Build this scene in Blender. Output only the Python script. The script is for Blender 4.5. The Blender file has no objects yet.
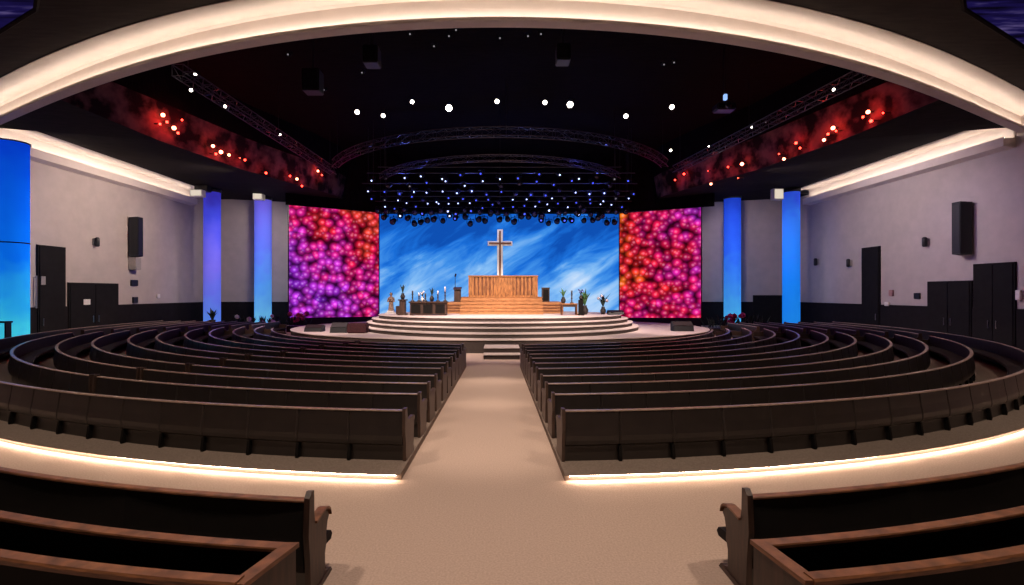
import bpy, bmesh, math, random
from math import sin, cos, asin, pi, radians, sqrt
from mathutils import Vector, Matrix
random.seed(7)
SC = bpy.context.scene
COL = SC.collection
F, AX, HY, H = 500.0, 500.0, 292.5, 2.72      # focal length (px), axis x, horizon y, eye height
CN = 20.6                                      # centre of the near pew circles, on the room axis
CY = CN
CYS = {-1: 29.8, 1: 28.6}                      # centres of the main seating on either side

def at(px, py, d):
    return Vector(((px-AX)*d/F, d, H-(py-HY)*d/F))

# ------------------------------------------------------------------ materials
def srgb(r, g, b):
    f = lambda c: (c/255/12.92) if c/255 <= .04045 else ((c/255+.055)/1.055)**2.4
    return (f(r), f(g), f(b), 1)

def new_mat(name):
    m = bpy.data.materials.new(name); m.use_nodes = True
    nt = m.node_tree; nt.nodes.clear()
    out = nt.nodes.new('ShaderNodeOutputMaterial')
    return m, nt, out

def N(nt, typ, **kw):
    n = nt.nodes.new(typ)
    for k, v in kw.items():
        if k in n.inputs: n.inputs[k].default_value = v
        else: setattr(n, k, v)
    return n

def ramp(nt, fac, stops):
    r = nt.nodes.new('ShaderNodeValToRGB')
    el = r.color_ramp.elements
    while len(el) < len(stops): el.new(.5)
    for e, (p, c) in zip(el, stops): e.position = p; e.color = c
    nt.links.new(fac, r.inputs[0])
    return r.outputs[0]

def surf(name, col, rough=.6, var=.12, scale=8, bump=0, stretch=(1,1,1), metal=0, spec=.5, col2=None, lo=.3, hi=.7):
    """principled surface with procedural noise variation"""
    m, nt, out = new_mat(name)
    b = N(nt, 'ShaderNodeBsdfPrincipled', Roughness=rough, Metallic=metal)
    b.inputs['Specular IOR Level'].default_value = spec
    tc = N(nt, 'ShaderNodeTexCoord'); mp = N(nt, 'ShaderNodeMapping'); mp.inputs['Scale'].default_value = stretch
    nt.links.new(tc.outputs['Object'], mp.inputs[0])
    no = N(nt, 'ShaderNodeTexNoise', Scale=scale, Detail=5.0)
    nt.links.new(mp.outputs[0], no.inputs['Vector'])
    c2 = col2 or tuple(c*(1-2*var) for c in col[:3])+(1,)
    c1 = tuple(min(1, c*(1+2*var)) for c in col[:3])+(1,)
    nt.links.new(ramp(nt, no.outputs['Fac'], [(lo, c2), (hi, c1)]), b.inputs['Base Color'])
    if bump:
        bp = N(nt, 'ShaderNodeBump', Strength=bump, Distance=.02)
        nt.links.new(no.outputs['Fac'], bp.inputs['Height']); nt.links.new(bp.outputs[0], b.inputs['Normal'])
    nt.links.new(b.outputs[0], out.inputs[0])
    return m

def glow(name, col, strength):
    m, nt, out = new_mat(name)
    e = N(nt, 'ShaderNodeEmission', Color=col, Strength=strength)
    nt.links.new(e.outputs[0], out.inputs[0])
    return m

M = {}
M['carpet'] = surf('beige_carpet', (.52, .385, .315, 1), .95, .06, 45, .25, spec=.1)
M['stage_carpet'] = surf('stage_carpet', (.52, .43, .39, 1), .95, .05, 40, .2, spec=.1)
M['riser'] = surf('shaded_stage_riser', (.055, .040, .034, 1), .9, .1, 30)  # shade under the treads put into the dark riser colour
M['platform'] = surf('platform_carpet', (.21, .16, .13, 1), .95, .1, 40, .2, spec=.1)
M['pew'] = surf('pew_upholstery', (.022, .016, .0135, 1), .34, .08, 5, spec=.6)
M['pew_dark'] = surf('pew_black', (.006, .0045, .004, 1), .7, .1, 6, spec=.15)
M['seat'] = surf('pew_seat', (.011, .008, .008, 1), .8, .1, 20, spec=.2)
M['rail'] = surf('pew_rail_wood', (.29, .20, .155, 1), .34, .15, 3, stretch=(4, 4, 18))
M['rail_warm'] = surf('near_rail_wood', (.175, .068, .028, 1), .45, .25, 4, stretch=(2, 2, 20))
M['end'] = surf('pew_end_wood', (.062, .035, .025, 1), .45, .15, 3, stretch=(3, 3, 1))
M['end_near'] = surf('near_end_wood', (.038, .017, .011, 1), .5, .25, 4, stretch=(6, 6, 1))
M['wall'] = surf('wall_plaster', (.46, .395, .37, 1), .85, .03, 1.5)
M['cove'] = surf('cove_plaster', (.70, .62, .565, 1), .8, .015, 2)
M['wains'] = surf('dark_wainscot', (.010, .008, .010, 1), .8, .1, 3, spec=.15)
M['door'] = surf('dark_door', (.009, .008, .009, 1), .8, .1, 3, spec=.15)
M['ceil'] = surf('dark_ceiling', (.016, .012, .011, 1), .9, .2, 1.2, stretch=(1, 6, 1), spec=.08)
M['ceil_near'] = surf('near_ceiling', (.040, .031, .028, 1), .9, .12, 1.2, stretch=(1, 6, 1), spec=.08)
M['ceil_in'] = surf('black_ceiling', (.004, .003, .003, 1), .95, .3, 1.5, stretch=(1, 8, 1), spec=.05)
M['fascia'] = surf('bulkhead_panel', (.06, .03, .032, 1), .85, .5, 1.1, .6, spec=.1, col2=(.004, .003, .005, 1), lo=.42, hi=.64)  # patchy red glow put into the mottled dark and reddish colour
M['fixture'] = surf('black_fixture', (.004, .004, .005, 1), .7, .1, 10, spec=.15)
M['black'] = surf('black_metal', (.010, .010, .012, 1), .45, .1, 10)
M['truss'] = surf('truss_metal', (.05, .042, .055, 1), .35, .1, 10, metal=.6)
M['speaker'] = surf('speaker_grille', (.008, .008, .009, 1), .6, .1, 60)
M['grey'] = surf('grey_plastic', (.30, .27, .26, 1), .6, .05, 10)
M['white'] = surf('white_paint', (.75, .70, .66, 1), .6, .03, 10)
M['chrome'] = surf('brushed_metal', (.5, .5, .5, 1), .3, .05, 20, metal=1)
M['oak'] = surf('honey_oak', (.33, .135, .040, 1), .45, .25, 3, stretch=(5, 5, 1))
M['oak_dark'] = surf('oak_groove', (.16, .052, .017, 1), .5, .2, 3, stretch=(5, 5, 1))
M['oak_step'] = surf('oak_step', (.40, .18, .068, 1), .45, .15, 3, stretch=(1, 6, 6))
M['walnut'] = surf('walnut', (.055, .026, .016, 1), .5, .2, 3, stretch=(5, 5, 1))
M['cross_light'] = surf('cross_pale_edge', (.85, .82, .78, 1), .45, .05, 5)
M['leaf'] = surf('leaf_green', (.06, .16, .045, 1), .55, .3, 8)
M['leaf_dark'] = surf('leaf_dark', (.018, .04, .03, 1), .6, .3, 8)
M['pot'] = surf('dark_pot', (.03, .022, .02, 1), .5, .1, 8)
M['petal'] = surf('magenta_petal', (.50, .02, .16, 1), .6, .3, 10)
M['petal_white'] = surf('white_petal', (.65, .6, .65, 1), .6, .1, 10)
M['stone'] = surf('statue_stone', (.33, .22, .16, 1), .7, .3, 8)
M['maroon'] = surf('maroon_cloth', (.055, .010, .014, 1), .8, .2, 12)
M['led'] = glow('warm_led', (1, .83, .70, 1), 20)
M['led_wall'] = glow('warm_wall_led', (1, .86, .73, 1), 15)
M['led_floor'] = glow('floor_led', (1, .76, .57, 1), 52)
M['lens_warm'] = glow('warm_lens', (1, .90, .74, 1), 14)
M['lens_blue'] = glow('blue_white_lens', (.42, .52, 1, 1), 4.0)
M['lens_deep'] = glow('deep_blue_lens', (.06, .09, .8, 1), 2.2)
M['lens_dim'] = glow('dim_lens', (.6, .55, .6, 1), .45)
M['lens_off'] = surf('unlit_lens', (.03, .03, .06, 1), .2, .1, 5)
M['red_bulb'] = glow('red_bulb', (1, .035, .02, 1), 14)
M['red_hot'] = glow('red_hot_bulb', (1, .22, .12, 1), 14)
M['flame'] = glow('candle_flame', (1, .85, .6, 1), 2)

def uplit_column_mat(name, stops):  # blue uplight put into the column colour as a glowing vertical gradient
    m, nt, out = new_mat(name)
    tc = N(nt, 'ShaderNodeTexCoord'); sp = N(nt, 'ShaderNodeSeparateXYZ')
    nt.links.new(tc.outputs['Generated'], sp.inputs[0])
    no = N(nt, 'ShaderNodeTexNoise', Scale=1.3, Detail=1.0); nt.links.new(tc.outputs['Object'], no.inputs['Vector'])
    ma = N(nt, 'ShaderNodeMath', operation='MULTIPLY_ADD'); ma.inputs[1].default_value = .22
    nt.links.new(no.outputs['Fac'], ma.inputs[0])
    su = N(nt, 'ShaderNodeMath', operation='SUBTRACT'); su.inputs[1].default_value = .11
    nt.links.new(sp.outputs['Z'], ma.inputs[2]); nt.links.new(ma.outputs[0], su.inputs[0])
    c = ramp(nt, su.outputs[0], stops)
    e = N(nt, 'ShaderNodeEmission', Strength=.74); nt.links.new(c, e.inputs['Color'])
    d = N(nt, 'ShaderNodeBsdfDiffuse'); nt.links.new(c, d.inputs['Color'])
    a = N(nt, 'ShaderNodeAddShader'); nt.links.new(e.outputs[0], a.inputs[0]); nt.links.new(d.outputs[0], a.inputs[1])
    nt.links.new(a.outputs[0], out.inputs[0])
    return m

def sky_screen_mat():
    m, nt, out = new_mat('sky_picture')
    tc = N(nt, 'ShaderNodeTexCoord')
    rt = N(nt, 'ShaderNodeMapping'); rt.inputs['Rotation'].default_value = (0, radians(32), 0); nt.links.new(tc.outputs['Object'], rt.inputs[0])
    mp = N(nt, 'ShaderNodeMapping'); mp.inputs['Scale'].default_value = (.10, 1, .34); mp.inputs['Location'].default_value = (.35, 0, .2)
    nt.links.new(rt.outputs[0], mp.inputs[0])
    n1 = N(nt, 'ShaderNodeTexNoise', Scale=1.5, Detail=6.0, Roughness=.55, Distortion=.6)
    nt.links.new(mp.outputs[0], n1.inputs['Vector'])
    mp2 = N(nt, 'ShaderNodeMapping'); mp2.inputs['Scale'].default_value = (.16, 1, 1.3)
    nt.links.new(rt.outputs[0], mp2.inputs[0])
    n2 = N(nt, 'ShaderNodeTexNoise', Scale=1.4, Detail=5.0, Distortion=.4); nt.links.new(mp2.outputs[0], n2.inputs['Vector'])
    mx = N(nt, 'ShaderNodeMath', operation='MULTIPLY_ADD'); mx.inputs[1].default_value = .30
    nt.links.new(n2.outputs['Fac'], mx.inputs[0]); 
    sp = N(nt, 'ShaderNodeSeparateXYZ'); nt.links.new(tc.outputs['Object'], sp.inputs[0])
    gz = N(nt, 'ShaderNodeMath', operation='MULTIPLY_ADD'); gz.inputs[1].default_value = -.045
    nt.links.new(sp.outputs['Z'], gz.inputs[0]); nt.links.new(n1.outputs['Fac'], gz.inputs[2])
    nt.links.new(gz.outputs[0], mx.inputs[2])
    c = ramp(nt, mx.outputs[0], [(.22, srgb(14, 78, 175)), (.34, srgb(26, 108, 212)), (.46, srgb(64, 142, 228)), (.59, srgb(128, 184, 240)), (.78, srgb(205, 225, 248))])
    e = N(nt, 'ShaderNodeEmission', Strength=1.05); nt.links.new(c, e.inputs['Color'])
    nt.links.new(e.outputs[0], out.inputs[0])
    return m

def flower_screen_mat(name, stops, seed, gx, gz, off, kxz=0):
    m, nt, out = new_mat(name)
    tc = N(nt, 'ShaderNodeTexCoord'); mp = N(nt, 'ShaderNodeMapping'); mp.inputs['Location'].default_value = (seed, seed*.7, 0)
    nt.links.new(tc.outputs['Object'], mp.inputs[0])
    prev = None
    sp = N(nt, 'ShaderNodeSeparateXYZ'); nt.links.new(tc.outputs['Object'], sp.inputs[0])
    ln = N(nt, 'ShaderNodeTexNoise', Scale=.42, Detail=1.5); nt.links.new(mp.outputs[0], ln.inputs['Vector'])
    for k, sc in enumerate((1.65, 2.2)):
        v = N(nt, 'ShaderNodeTexVoronoi', Scale=sc); v.voronoi_dimensions = '2D'
        mpp = N(nt, 'ShaderNodeMapping'); mpp.inputs['Rotation'].default_value = (radians(90), 0, 0); mpp.inputs['Location'].default_value = (seed+k*3.3, k*5.1, 0)
        nt.links.new(tc.outputs['Object'], mpp.inputs[0]); nt.links.new(mpp.outputs[0], v.inputs['Vector'])
        # picture colour of one blossom: place in the picture plus its own chance
        zz = N(nt, 'ShaderNodeMath', operation='MULTIPLY_ADD'); zz.inputs[1].default_value = kxz; zz.inputs[2].default_value = gx-2*kxz
        nt.links.new(sp.outputs['Z'], zz.inputs[0])
        w = N(nt, 'ShaderNodeSeparateColor'); nt.links.new(v.outputs['Color'], w.inputs[0])
        a = N(nt, 'ShaderNodeMath', operation='MULTIPLY_ADD'); a.inputs[2].default_value = off
        nt.links.new(sp.outputs['X'], a.inputs[0]); nt.links.new(zz.outputs[0], a.inputs[1])
        b = N(nt, 'ShaderNodeMath', operation='MULTIPLY_ADD'); b.inputs[1].default_value = gz
        nt.links.new(sp.outputs['Z'], b.inputs[0]); nt.links.new(a.outputs[0], b.inputs[2])
        c = N(nt, 'ShaderNodeMath', operation='MULTIPLY_ADD'); c.inputs[1].default_value = 1.1
        nt.links.new(ln.outputs['Fac'], c.inputs[0]); nt.links.new(b.outputs[0], c.inputs[2])
        d = N(nt, 'ShaderNodeMath', operation='MULTIPLY_ADD'); d.inputs[1].default_value = .22
        nt.links.new(w.outputs[0], d.inputs[0]); nt.links.new(c.outputs[0], d.inputs[2])
        colr = ramp(nt, d.outputs[0], stops)
        sh = ramp(nt, v.outputs['Distance'], [(0, (1.0, 1.0, 1.0, 1)), (.28, (.66, .66, .66, 1)), (.5, (.24, .24, .24, 1)), (.7, (.04, .04, .04, 1))])
        mu = N(nt, 'ShaderNodeMix', data_type='RGBA', blend_type='MULTIPLY'); mu.inputs[0].default_value = 1
        nt.links.new(colr, mu.inputs[6]); nt.links.new(sh, mu.inputs[7])
        br = N(nt, 'ShaderNodeMix', data_type='RGBA', blend_type='MULTIPLY'); br.inputs[0].default_value = 1
        rb = ramp(nt, w.outputs[1], [(0, (.45, .45, .45, 1)), (1, (1.3, 1.3, 1.3, 1))])
        nt.links.new(mu.outputs[2], br.inputs[6]); nt.links.new(rb, br.inputs[7])
        # a pale glint on each blossom
        hl = ramp(nt, v.outputs['Distance'], [(0, (.30, .20, .26, 1)), (.22, (0, 0, 0, 1))])
        ad = N(nt, 'ShaderNodeMix', data_type='RGBA', blend_type='ADD'); ad.inputs[0].default_value = .6
        nt.links.new(br.outputs[2], ad.inputs[6]); nt.links.new(hl, ad.inputs[7])
        if prev is None: prev = ad.outputs[2]
        else:
            li = N(nt, 'ShaderNodeMix', data_type='RGBA', blend_type='LIGHTEN'); li.inputs[0].default_value = .5
            nt.links.new(prev, li.inputs[6]); nt.links.new(ad.outputs[2], li.inputs[7]); prev = li.outputs[2]
    e = N(nt, 'ShaderNodeEmission', Strength=1.45); nt.links.new(prev, e.inputs['Color'])
    nt.links.new(e.outputs[0], out.inputs[0])
    return m

M['sky'] = sky_screen_mat()
M['flowers_l'] = flower_screen_mat('blossom_picture_purple', [(.0, srgb(120, 30, 190)), (.25, srgb(190, 50, 215)), (.5, srgb(215, 30, 140)), (.75, srgb(220, 20, 60)), (1, srgb(235, 70, 50))], 3.0, .07, .055, -.42)
M['flowers_r'] = flower_screen_mat('blossom_picture_red', [(.0, srgb(130, 50, 210)), (.22, srgb(205, 30, 150)), (.45, srgb(220, 20, 80)), (.7, srgb(235, 40, 40)), (.95, srgb(255, 130, 30))], 11.0, 0, .0, -.20, -.022)
M['col_near'] = uplit_column_mat('lit_column_cyan', [(0, srgb(70, 215, 235)), (.2, srgb(40, 170, 240)), (.45, srgb(8, 110, 240)), (1, srgb(6, 66, 215))])
M['col_b'] = uplit_column_mat('lit_column_violet', [(0, srgb(90, 140, 240)), (.25, srgb(96, 108, 225)), (.45, srgb(105, 98, 215)), (.8, srgb(62, 70, 210)), (1, srgb(55, 45, 170))])
M['col_c'] = uplit_column_mat('lit_column_sky', [(0, srgb(110, 195, 245)), (.3, srgb(80, 150, 240)), (.6, srgb(84, 105, 220)), (1, srgb(95, 85, 200))])
M['col_d'] = uplit_column_mat('lit_column_blue', [(0, srgb(80, 190, 250)), (.3, srgb(60, 140, 245)), (.6, srgb(40, 90, 225)), (1, srgb(30, 60, 190))])
M['col_e'] = uplit_column_mat('lit_column_azure', [(0, srgb(30, 140, 245)), (.35, srgb(24, 125, 240)), (.8, srgb(50, 115, 235)), (1, srgb(45, 70, 210))])

def skylight_mat():  # streaky reflected stage light put in as emission
    m, nt, out = new_mat('blue_glass_reflection')
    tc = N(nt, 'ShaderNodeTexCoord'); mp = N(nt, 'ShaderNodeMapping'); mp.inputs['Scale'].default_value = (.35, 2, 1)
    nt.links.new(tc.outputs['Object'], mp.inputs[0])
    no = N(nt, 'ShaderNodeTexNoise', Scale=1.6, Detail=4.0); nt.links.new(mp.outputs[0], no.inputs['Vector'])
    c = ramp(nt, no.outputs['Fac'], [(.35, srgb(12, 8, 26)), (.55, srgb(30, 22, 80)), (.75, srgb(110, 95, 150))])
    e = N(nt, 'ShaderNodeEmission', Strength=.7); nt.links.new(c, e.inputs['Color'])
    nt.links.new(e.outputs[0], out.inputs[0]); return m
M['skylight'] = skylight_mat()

# ------------------------------------------------------------------ mesh helpers
def box(bm, x0, x1, y0, y1, z0, z1, bevel=0):
    r = bmesh.ops.create_cube(bm, size=1)
    for v in r['verts']:
        v.co = Vector(((x0+x1)/2+v.co.x*(x1-x0), (y0+y1)/2+v.co.y*(y1-y0), (z0+z1)/2+v.co.z*(z1-z0)))
    if bevel:
        es = {e for v in r['verts'] for e in v.link_edges}
        bmesh.ops.bevel(bm, geom=list(es), offset=bevel, segments=2, affect='EDGES')

def prism(bm, pts, off):
    """polygon of points pushed along off"""
    off = Vector(off)
    a = [bm.verts.new(p) for p in pts]; b = [bm.verts.new(Vector(p)+off) for p in pts]
    n = len(pts)
    bm.faces.new(a); bm.faces.new(b[::-1])
    for i in range(n): bm.faces.new((a[i], b[i], b[(i+1) % n], a[(i+1) % n]))

def tube(bm, p, q, r0, r1=None, seg=8):
    p, q = Vector(p), Vector(q); r1 = r0 if r1 is None else r1
    d = (q-p).normalized(); u = d.orthogonal().normalized(); w = d.cross(u)
    A, B = [], []
    for k in range(seg):
        t = 2*pi*k/seg; o = u*cos(t)+w*sin(t)
        A.append(bm.verts.new(p+o*r0)); B.append(bm.verts.new(q+o*r1))
    for k in range(seg): bm.faces.new((A[k], A[(k+1) % seg], B[(k+1) % seg], B[k]))
    bm.faces.new(A[::-1]); bm.faces.new(B)

def lathe(bm, prof, c=(0, 0, 0), seg=20, mat=None):
    c = Vector(c); rings = []
    mat = mat or Matrix.Identity(3)
    for r, z in prof:
        rings.append([bm.verts.new(c+mat @ Vector((max(r, 1e-4)*cos(2*pi*k/seg), max(r, 1e-4)*sin(2*pi*k/seg), z))) for k in range(seg)])
    for a, b in zip(rings, rings[1:]):
        for k in range(seg):
            f = bm.faces.new((a[k], a[(k+1) % seg], b[(k+1) % seg], b[k])); f.smooth = True
    bm.faces.new(rings[0][::-1]); bm.faces.new(rings[-1])

def sweep(bm, prof, phis, cx=0, cy=None, groove=None, phi_of=None, cap=True):
    """closed (r, z) profile carried round a vertical axis; phi 0 looks towards the camera side"""
    rings = []; cy = CY if cy is None else cy
    for i, ph in enumerate(phis):
        ring = []
        for j, (r, z) in enumerate(prof):
            p = phi_of(r, ph) if phi_of else ph
            rr = r-(groove[i] if groove and j in groove['idx'] else 0) if groove else r
            ring.append(bm.verts.new((cx+rr*sin(p), cy-rr*cos(p), z)))
        rings.append(ring)
    n = len(prof)
    for a, b in zip(rings, rings[1:]):
        for j in range(n): bm.faces.new((a[j], a[(j+1) % n], b[(j+1) % n], b[j]))
    if cap: bm.faces.new(rings[0][::-1]); bm.faces.new(rings[-1])

def frange(a, b, step):
    n = max(1, int(abs(b-a)/step+.5))
    return [a+(b-a)*i/n for i in range(n+1)]

def obj(name, bm, mat, parent=None, smooth=False):
    bmesh.ops.recalc_face_normals(bm, faces=bm.faces[:])
    if parent is not None:
        off = Vector(parent['_w']) if '_w' in parent else Vector((0, 0, 0))
        bmesh.ops.translate(bm, verts=bm.verts[:], vec=-off)
    me = bpy.data.meshes.new(name); bm.to_mesh(me); bm.free()
    me.materials.append(mat)
    if smooth:
        for p in me.polygons: p.use_smooth = True
    o = bpy.data.objects.new(name, me); COL.objects.link(o)
    if parent is not None:
        o.parent = parent
        o['_w'] = parent['_w']
    return o

ROOTS = []
def thing(name, label, cat, loc=(0, 0, 0), group=None, kind=None):
    o = bpy.data.objects.new(name, None); COL.objects.link(o)
    o.location = loc; o['_w'] = tuple(loc); o.empty_display_size = .2
    o['label'] = label; o['category'] = cat
    if group: o['group'] = group
    if kind: o['kind'] = kind
    ROOTS.append(o)
    return o

def struct(name, bm, mat, parent=None):
    o = obj(name, bm, mat, parent)
    if parent is None: o['kind'] = 'structure'
    return o

def single(name, bm, mat, label, cat, group=None):
    """a thing that is one mesh, its origin moved to its base"""
    lo = Vector((min(v.co.x for v in bm.verts), min(v.co.y for v in bm.verts), min(v.co.z for v in bm.verts)))
    hi = Vector((max(v.co.x for v in bm.verts), max(v.co.y for v in bm.verts), 0))
    base = Vector(((lo.x+hi.x)/2, (lo.y+hi.y)/2, lo.z))
    bmesh.ops.translate(bm, verts=bm.verts[:], vec=-base)
    o = obj(name, bm, mat); o.location = base
    o['label'] = label; o['category'] = cat
    if group: o['group'] = group
    return o

BM = bmesh.new
ORD = ['zeroth', 'first', 'second', 'third', 'fourth', 'fifth', 'sixth', 'seventh', 'eighth', 'ninth', 'tenth', 'eleventh', 'twelfth', 'thirteenth',
       'fourteenth', 'fifteenth', 'sixteenth', 'seventeenth', 'eighteenth', 'nineteenth', 'twentieth', 'twenty-first', 'twenty-second', 'twenty-third',
       'twenty-fourth', 'twenty-fifth', 'twenty-sixth', 'twenty-seventh', 'twenty-eighth', 'twenty-ninth', 'thirtieth', 'thirty-first', 'thirty-second', 'thirty-third']

# ------------------------------------------------------------------ room shell
WX, YB, YF = 24.3, 41.5, -7.0
bm = BM(); box(bm, -WX-.3, WX+.3, YF, YB+.3, -.3, 0); struct('floor', bm, M['carpet'])
ZT = 14.0
bm = BM(); box(bm, -WX-.3, -WX, YF, YB+.3, 0, ZT); struct('wall_left', bm, M['wall'])
bm = BM(); box(bm, WX, WX+.3, YF, YB+.3, 0, ZT); struct('wall_right', bm, M['wall'])
bm = BM(); box(bm, -WX, WX, YB, YB+.3, 0, ZT); struct('wall_back', bm, M['wall'])
bm = BM(); box(bm, -WX, WX, YF-.3, YF, 0, ZT); struct('wall_front', bm, M['wall'])
# dark wainscot
for s, nm in ((-1, 'left'), (1, 'right')):
    bm = BM(); x = s*WX; box(bm, min(x, x-s*.06), max(x, x-s*.06), 20, YB-.07, 0, 1.95); struct('baseboard_'+nm, bm, M['wains'])
bm = BM(); box(bm, -WX, WX, YB-.06, YB, 0, 1.95); struct('baseboard_back', bm, M['wains'])

# ceiling ring: a lit cove, its arc centred far beyond the stage
def ring_base(x): return 14.04+.0206*x*x-8.16e-6*x**4
def ring_pt(x, off):
    """point of the ceiling ring curve, moved off metres towards the seats"""
    g = .0412*x-32.64e-6*x**3; n = sqrt(1+g*g)
    return Vector((x+off*g/n, ring_base(x)-off/n, 0))
RING_OUT = 1.36
def ring_y(x, off):
    """depth of the moved curve at x"""
    t = x
    for _ in range(40): t -= (ring_pt(t, off).x-x)*.8
    return ring_pt(t, off).y
def ring_sweep(bm, prof, xmax=24.25, n=120):
    rings = []
    for i in range(n+1):
        x = -xmax+2*xmax*i/n
        rings.append([bm.verts.new(ring_pt(x, o)+Vector((0, 0, z))) for o, z in prof])
    m = len(prof)
    for a, b in zip(rings, rings[1:]):
        for j in range(m): bm.faces.new((a[j], a[(j+1) % m], b[(j+1) % m], b[j]))
    bm.faces.new(rings[0][::-1]); bm.faces.new(rings[-1])
bm = BM()
ring_sweep(bm, [(RING_OUT, 10.80), (.5, 11.02), (.1, 11.12), (0, 11.1), (0, 10.16), (.36, 10.16), (.36, 10.27), (.33, 10.27), (.33, 10.2), (.06, 10.2),
           (.06, 10.92), (.16, 10.97), (.5, 10.898), (RING_OUT, 10.72)])
struct('ceiling_cove', bm, M['cove'])
bm = BM(); ring_sweep(bm, [(.23, 10.205), (.29, 10.205), (.29, 10.265), (.23, 10.265)])
struct('trim_1', bm, M['led'])

# near ceiling, dark boards, camera side of the ring
def polymesh(bm, pts, z, th):
    prism(bm, [Vector((x, y, z)) for x, y in pts], (0, 0, th))
xs = [-WX+WX*2*i/40 for i in range(41)]
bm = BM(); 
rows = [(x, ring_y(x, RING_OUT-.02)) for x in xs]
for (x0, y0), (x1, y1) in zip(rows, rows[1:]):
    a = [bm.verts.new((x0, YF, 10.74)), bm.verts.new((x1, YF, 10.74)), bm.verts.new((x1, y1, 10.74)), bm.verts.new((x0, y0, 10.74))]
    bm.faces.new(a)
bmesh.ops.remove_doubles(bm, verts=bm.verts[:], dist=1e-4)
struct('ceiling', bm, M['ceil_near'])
# ceiling corner glazing, stage-light reflection put in as blue glow
for s, nm in ((-1, 'window_1'), (1, 'window_2')):
    pts = [(s*15.2, 15.2), (s*13.0, 14.0), (s*12.0, 13.0), (s*12.0, 9.0), (s*19.0, 9.0), (s*19.0, 17.3)]
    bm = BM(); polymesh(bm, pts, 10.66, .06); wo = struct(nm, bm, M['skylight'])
    bm = BM()
    for (xa, ya), (xb, yb) in zip(pts, pts[1:]+pts[:1]): tube(bm, (xa, ya, 10.66), (xb, yb, 10.66), .07, seg=6)
    wo['_w'] = (0, 0, 0)
    obj('window_frame', bm, M['ceil'], wo)

# bulkheads: the dark soffits along both sides and their inner faces
FAS = [(17.0, ring_y(17.0, .02)), (16.0, 23.5), (14.8, 29.0), (13.0, 34.0), (12.2, 37.0), (11.9, YB)]
def fas_x(d):
    for (x0, y0), (x1, y1) in zip(FAS, FAS[1:]):
        if d <= y1: return x0+(x1-x0)*(d-y0)/(y1-y0)
    return FAS[-1][0]
for s, nm in ((-1, 'left'), (1, 'right')):
    bm = BM()
    FZ = [10.18, 9.85, 9.8, 9.85, 9.9, 9.95]
    V = lambda x, y, z: bm.verts.new((s*x, y, z))
    arc = [(x, ring_y(x, .02), 10.18+.27*(x-17)/7.2) for x in frange(24.2, 17.0, .6)]
    for a, b in zip(arc, arc[1:]): bm.faces.new((V(*a), V(*b), V(16.0, 23.5, 9.85)))
    bm.faces.new((V(*arc[0]), V(22.2, 23.5, 10.45), V(16.0, 23.5, 9.85)))
    for i in range(1, len(FAS)-1):
        (xa, ya), (xb, yb) = FAS[i], FAS[i+1]
        bm.faces.new((V(xa, ya, FZ[i]), V(xb, yb, FZ[i+1]), V(22.2, yb, 10.45), V(22.2, ya, 10.45)))
    bm.faces.new((V(22.2, 39.2, 10.45), V(22.2, YB, 10.45), V(24.3, YB, 10.45), V(24.3, 39.2, 10.45)))
    bmesh.ops.remove_doubles(bm, verts=bm.verts[:], dist=1e-4)
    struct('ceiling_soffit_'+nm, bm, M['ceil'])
    bm = BM()
    for (x0, y0), (x1, y1), za, zb in zip(FAS, FAS[1:], FZ, FZ[1:]):
        v = [bm.verts.new((s*x0, y0, za)), bm.verts.new((s*x1, y1, zb)), bm.verts.new((s*(x1-.25), y1, 11.6)), bm.verts.new((s*(x0-.25), y0, 11.6)),]
        bm.faces.new(v)
    bmesh.ops.remove_doubles(bm, verts=bm.verts[:], dist=1e-4)
    struct('ceiling_bulkhead_'+nm, bm, M['fascia'])
    bm = BM()
    for (x0, y0), (x1, y1) in zip(FAS, FAS[1:]):
        bm.faces.new([bm.verts.new(p) for p in ((s*(x0-.25), y0, 11.6), (s*(x1-.25), y1, 11.6), (s*(x1-.25), y1, 13.6), (s*(x0-.25), y0, 13.6))])
    bmesh.ops.remove_doubles(bm, verts=bm.verts[:], dist=1e-4)
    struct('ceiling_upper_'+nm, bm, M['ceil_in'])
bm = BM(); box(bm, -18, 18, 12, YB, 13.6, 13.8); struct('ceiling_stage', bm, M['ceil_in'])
# boards of the black ceiling, faint lines across
bm = BM()
ring_sweep(bm, [(-.06, 10.6), (-.06, 13.6), (-.01, 13.6), (-.01, 10.6)], 17.2, 60)
struct('ceiling_ring_back', bm, M['ceil_in'])
# header over the screens
bm = BM()
hp = [(-15.9, 37.05), (-9.8, 39.85), (9.8, 39.85), (15.9, 37.05)]
for (x0, y0, z0), (x1, y1, z1) in (((-15.9, 37.05, 9.22), (-9.6, 39.3, 9.05)), ((-9.6, 39.3, 9.05), (9.6, 39.3, 9.05)), ((9.6, 39.3, 9.05), (15.9, 37.05, 9.10))):
    bm.faces.new([bm.verts.new(p) for p in ((x0, y0, z0), (x1, y1, z1), (x1, y1, 13.6), (x0, y0, 13.6))])
bmesh.ops.remove_doubles(bm, verts=bm.verts[:], dist=1e-4)
struct('trim_2', bm, M['ceil_in'])

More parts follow.
